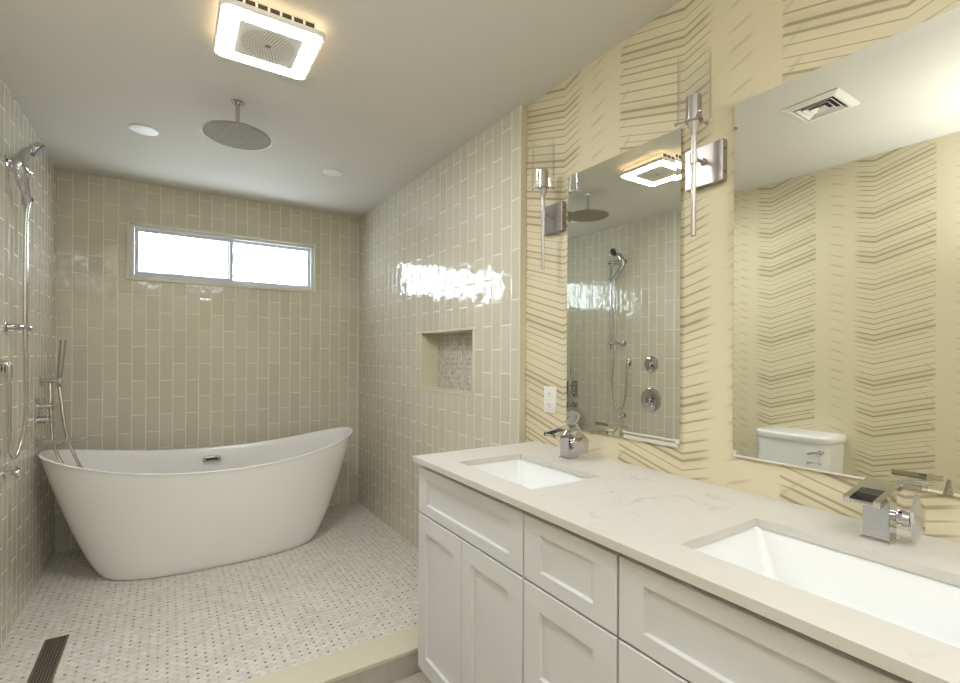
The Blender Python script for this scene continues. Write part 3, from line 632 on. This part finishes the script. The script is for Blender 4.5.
b = B(); cyl(b, (XL + .005, 3.585, 1.112), (XL + .075, 3.585, 1.112), .010, e=.002); cyl(b, (XL + .043, 3.585, 1.086), (XL + .043, 3.585, 1.106), .009, e=.001); cyl(b, (XL + .082, 3.585, 1.098), (XL + .083, 3.585, 1.126), .0155, e=.003); obj('arm', b, 'chrome', t, smooth=40)
t = thing('stick_hand_shower', 'brushed stick hand shower upright in its holder over the tub end', 'hand shower', (XL + .083, 3.585, 1.13))
b = B(); cyl(b, (XL + .0815, 3.585, 1.1262), (XL + .096, 3.590, 1.345), .0125, .0145, e=.002); cyl(b, (XL + .0815, 3.585, 1.075), (XL + .0815, 3.585, 1.0975), .009, .010); obj('wand', b, 'nickel', t, smooth=40)
b = B(); tube(b, spline([(XL + .0815, 3.585, 1.078), (XL + .092, 3.575, 1.00), (XL + .108, 3.56, .87), (XL + .126, 3.555, .775), (XL + .160, 3.55, .67), (XL + .200, 3.55, .58), (XL + .255, 3.53, .50), (XL + .262, 3.50, .485), (XL + .200, 3.49, .54), (XL + .105, 3.54, .64), (XL + .062, 3.55, .775), (XL + .050, 3.56, .92), (XL + .044, 3.578, 1.06), (XL + .043, 3.583, 1.092)], 8), .0082, 12); obj('hose', b, 'hose', t, smooth=40)

# ------------------------------------------------------------------ linear drain
t = thing('linear_drain', 'long dark steel linear drain in the mosaic shower floor', 'drain', (-.413, 2.45, 0))
b = B(); holed(b, 2, -.0015, .0015, (-.4545, -.3705), (2.13, 2.822), [(-.4485, -.3765, 2.136, 2.816)]); obj('frame', b, 'trim_metal', t)
b = B()
for k in range(7): x = -.4475 + k*.0106; box(b, x, x + .0060, 2.137, 2.815, -.001, .0022)
for k in range(30): y = 2.137 + k*.0232; box(b, -.4475, -.3775, y, y + .004, -.001, .0012)
obj('grate', b, 'drain', t)
b = B(); box(b, -.4485, -.3765, 2.136, 2.816, -.0016, .0003); obj('channel', b, 'black', t)

# ------------------------------------------------------------------ toilet, seen in the near mirror
def toilet():
    cy = 1.435
    t = thing('toilet', 'white two-piece toilet against the papered left wall, tank seen in the mirror', 'toilet', (-.3, cy, ZB))
    def D(x0, x1, hw, z, n=18, r=.06, bow=0):
        # tank outline, front bowed towards +x
        pts = []; 
        for k in range(n + 1):
            s = -1 + 2*k/n; pts.append(Vector((x1 + bow*(1 - s*s) - (r*.5)*max(0, abs(s) - .86)/.14, cy + s*hw, z)))
        return [Vector((x0, cy - hw, z))] + pts + [Vector((x0, cy + hw, z))]
    xw = XL - .0095
    b = B(); loft(b, [D(xw, -.425, .175, .325), D(xw, -.418, .185, .345), D(xw, -.405, .200, .60, bow=.010), D(xw, -.402, .205, .760, bow=.018)]); obj('tank', b, 'ceramic', t, smooth=40)
    b = B(); loft(b, [D(xw, -.402, .212, .7605, bow=.022), D(xw, -.398, .217, .768, bow=.024), D(xw, -.398, .217, .795, bow=.024), D(xw, -.406, .210, .806, bow=.022), D(xw, -.43, .190, .8085, bow=.014)]); obj('tank_lid', b, 'ceramic', t, smooth=40)
    b = B(); cyl(b, (-.404, cy - .172, .715), (-.375, cy - .172, .715), .013, e=.003); tube(b, spline([(-.378, cy - .172, .715), (-.368, cy - .147, .712), (-.366, cy - .112, .700)], 6), .0065, 10); obj('flush_lever', b, 'chrome', t, smooth=40)
    def E(a, bb, cx, z, n=40): return [Vector((cx + a*math.cos(2*PI*k/n), cy + bb*math.sin(2*PI*k/n), z)) for k in range(n)]
    b = B(); loft(b, [E(.20, .11, -.30, ZB), E(.20, .11, -.30, ZB + .02), E(.175, .095, -.29, .03), E(.20, .13, -.25, .15), E(.255, .175, -.205, .27), E(.262, .182, -.20, .315)]); box(b, xw + .02, -.33, cy - .16, cy + .16, .26, .3255, .02); obj('bowl', b, 'ceramic', t, smooth=50)
    b = B(); loft(b, [E(.262, .184, -.195, .316), E(.268, .188, -.195, .322), E(.262, .184, -.195, .336)]); obj('seat', b, 'ceramic', t, smooth=40)
    b = B(); loft(b, [E(.262, .184, -.197, .337), E(.266, .186, -.197, .343), E(.25, .172, -.197, .358)]); obj('seat_lid', b, 'ceramic', t, smooth=40)
toilet()
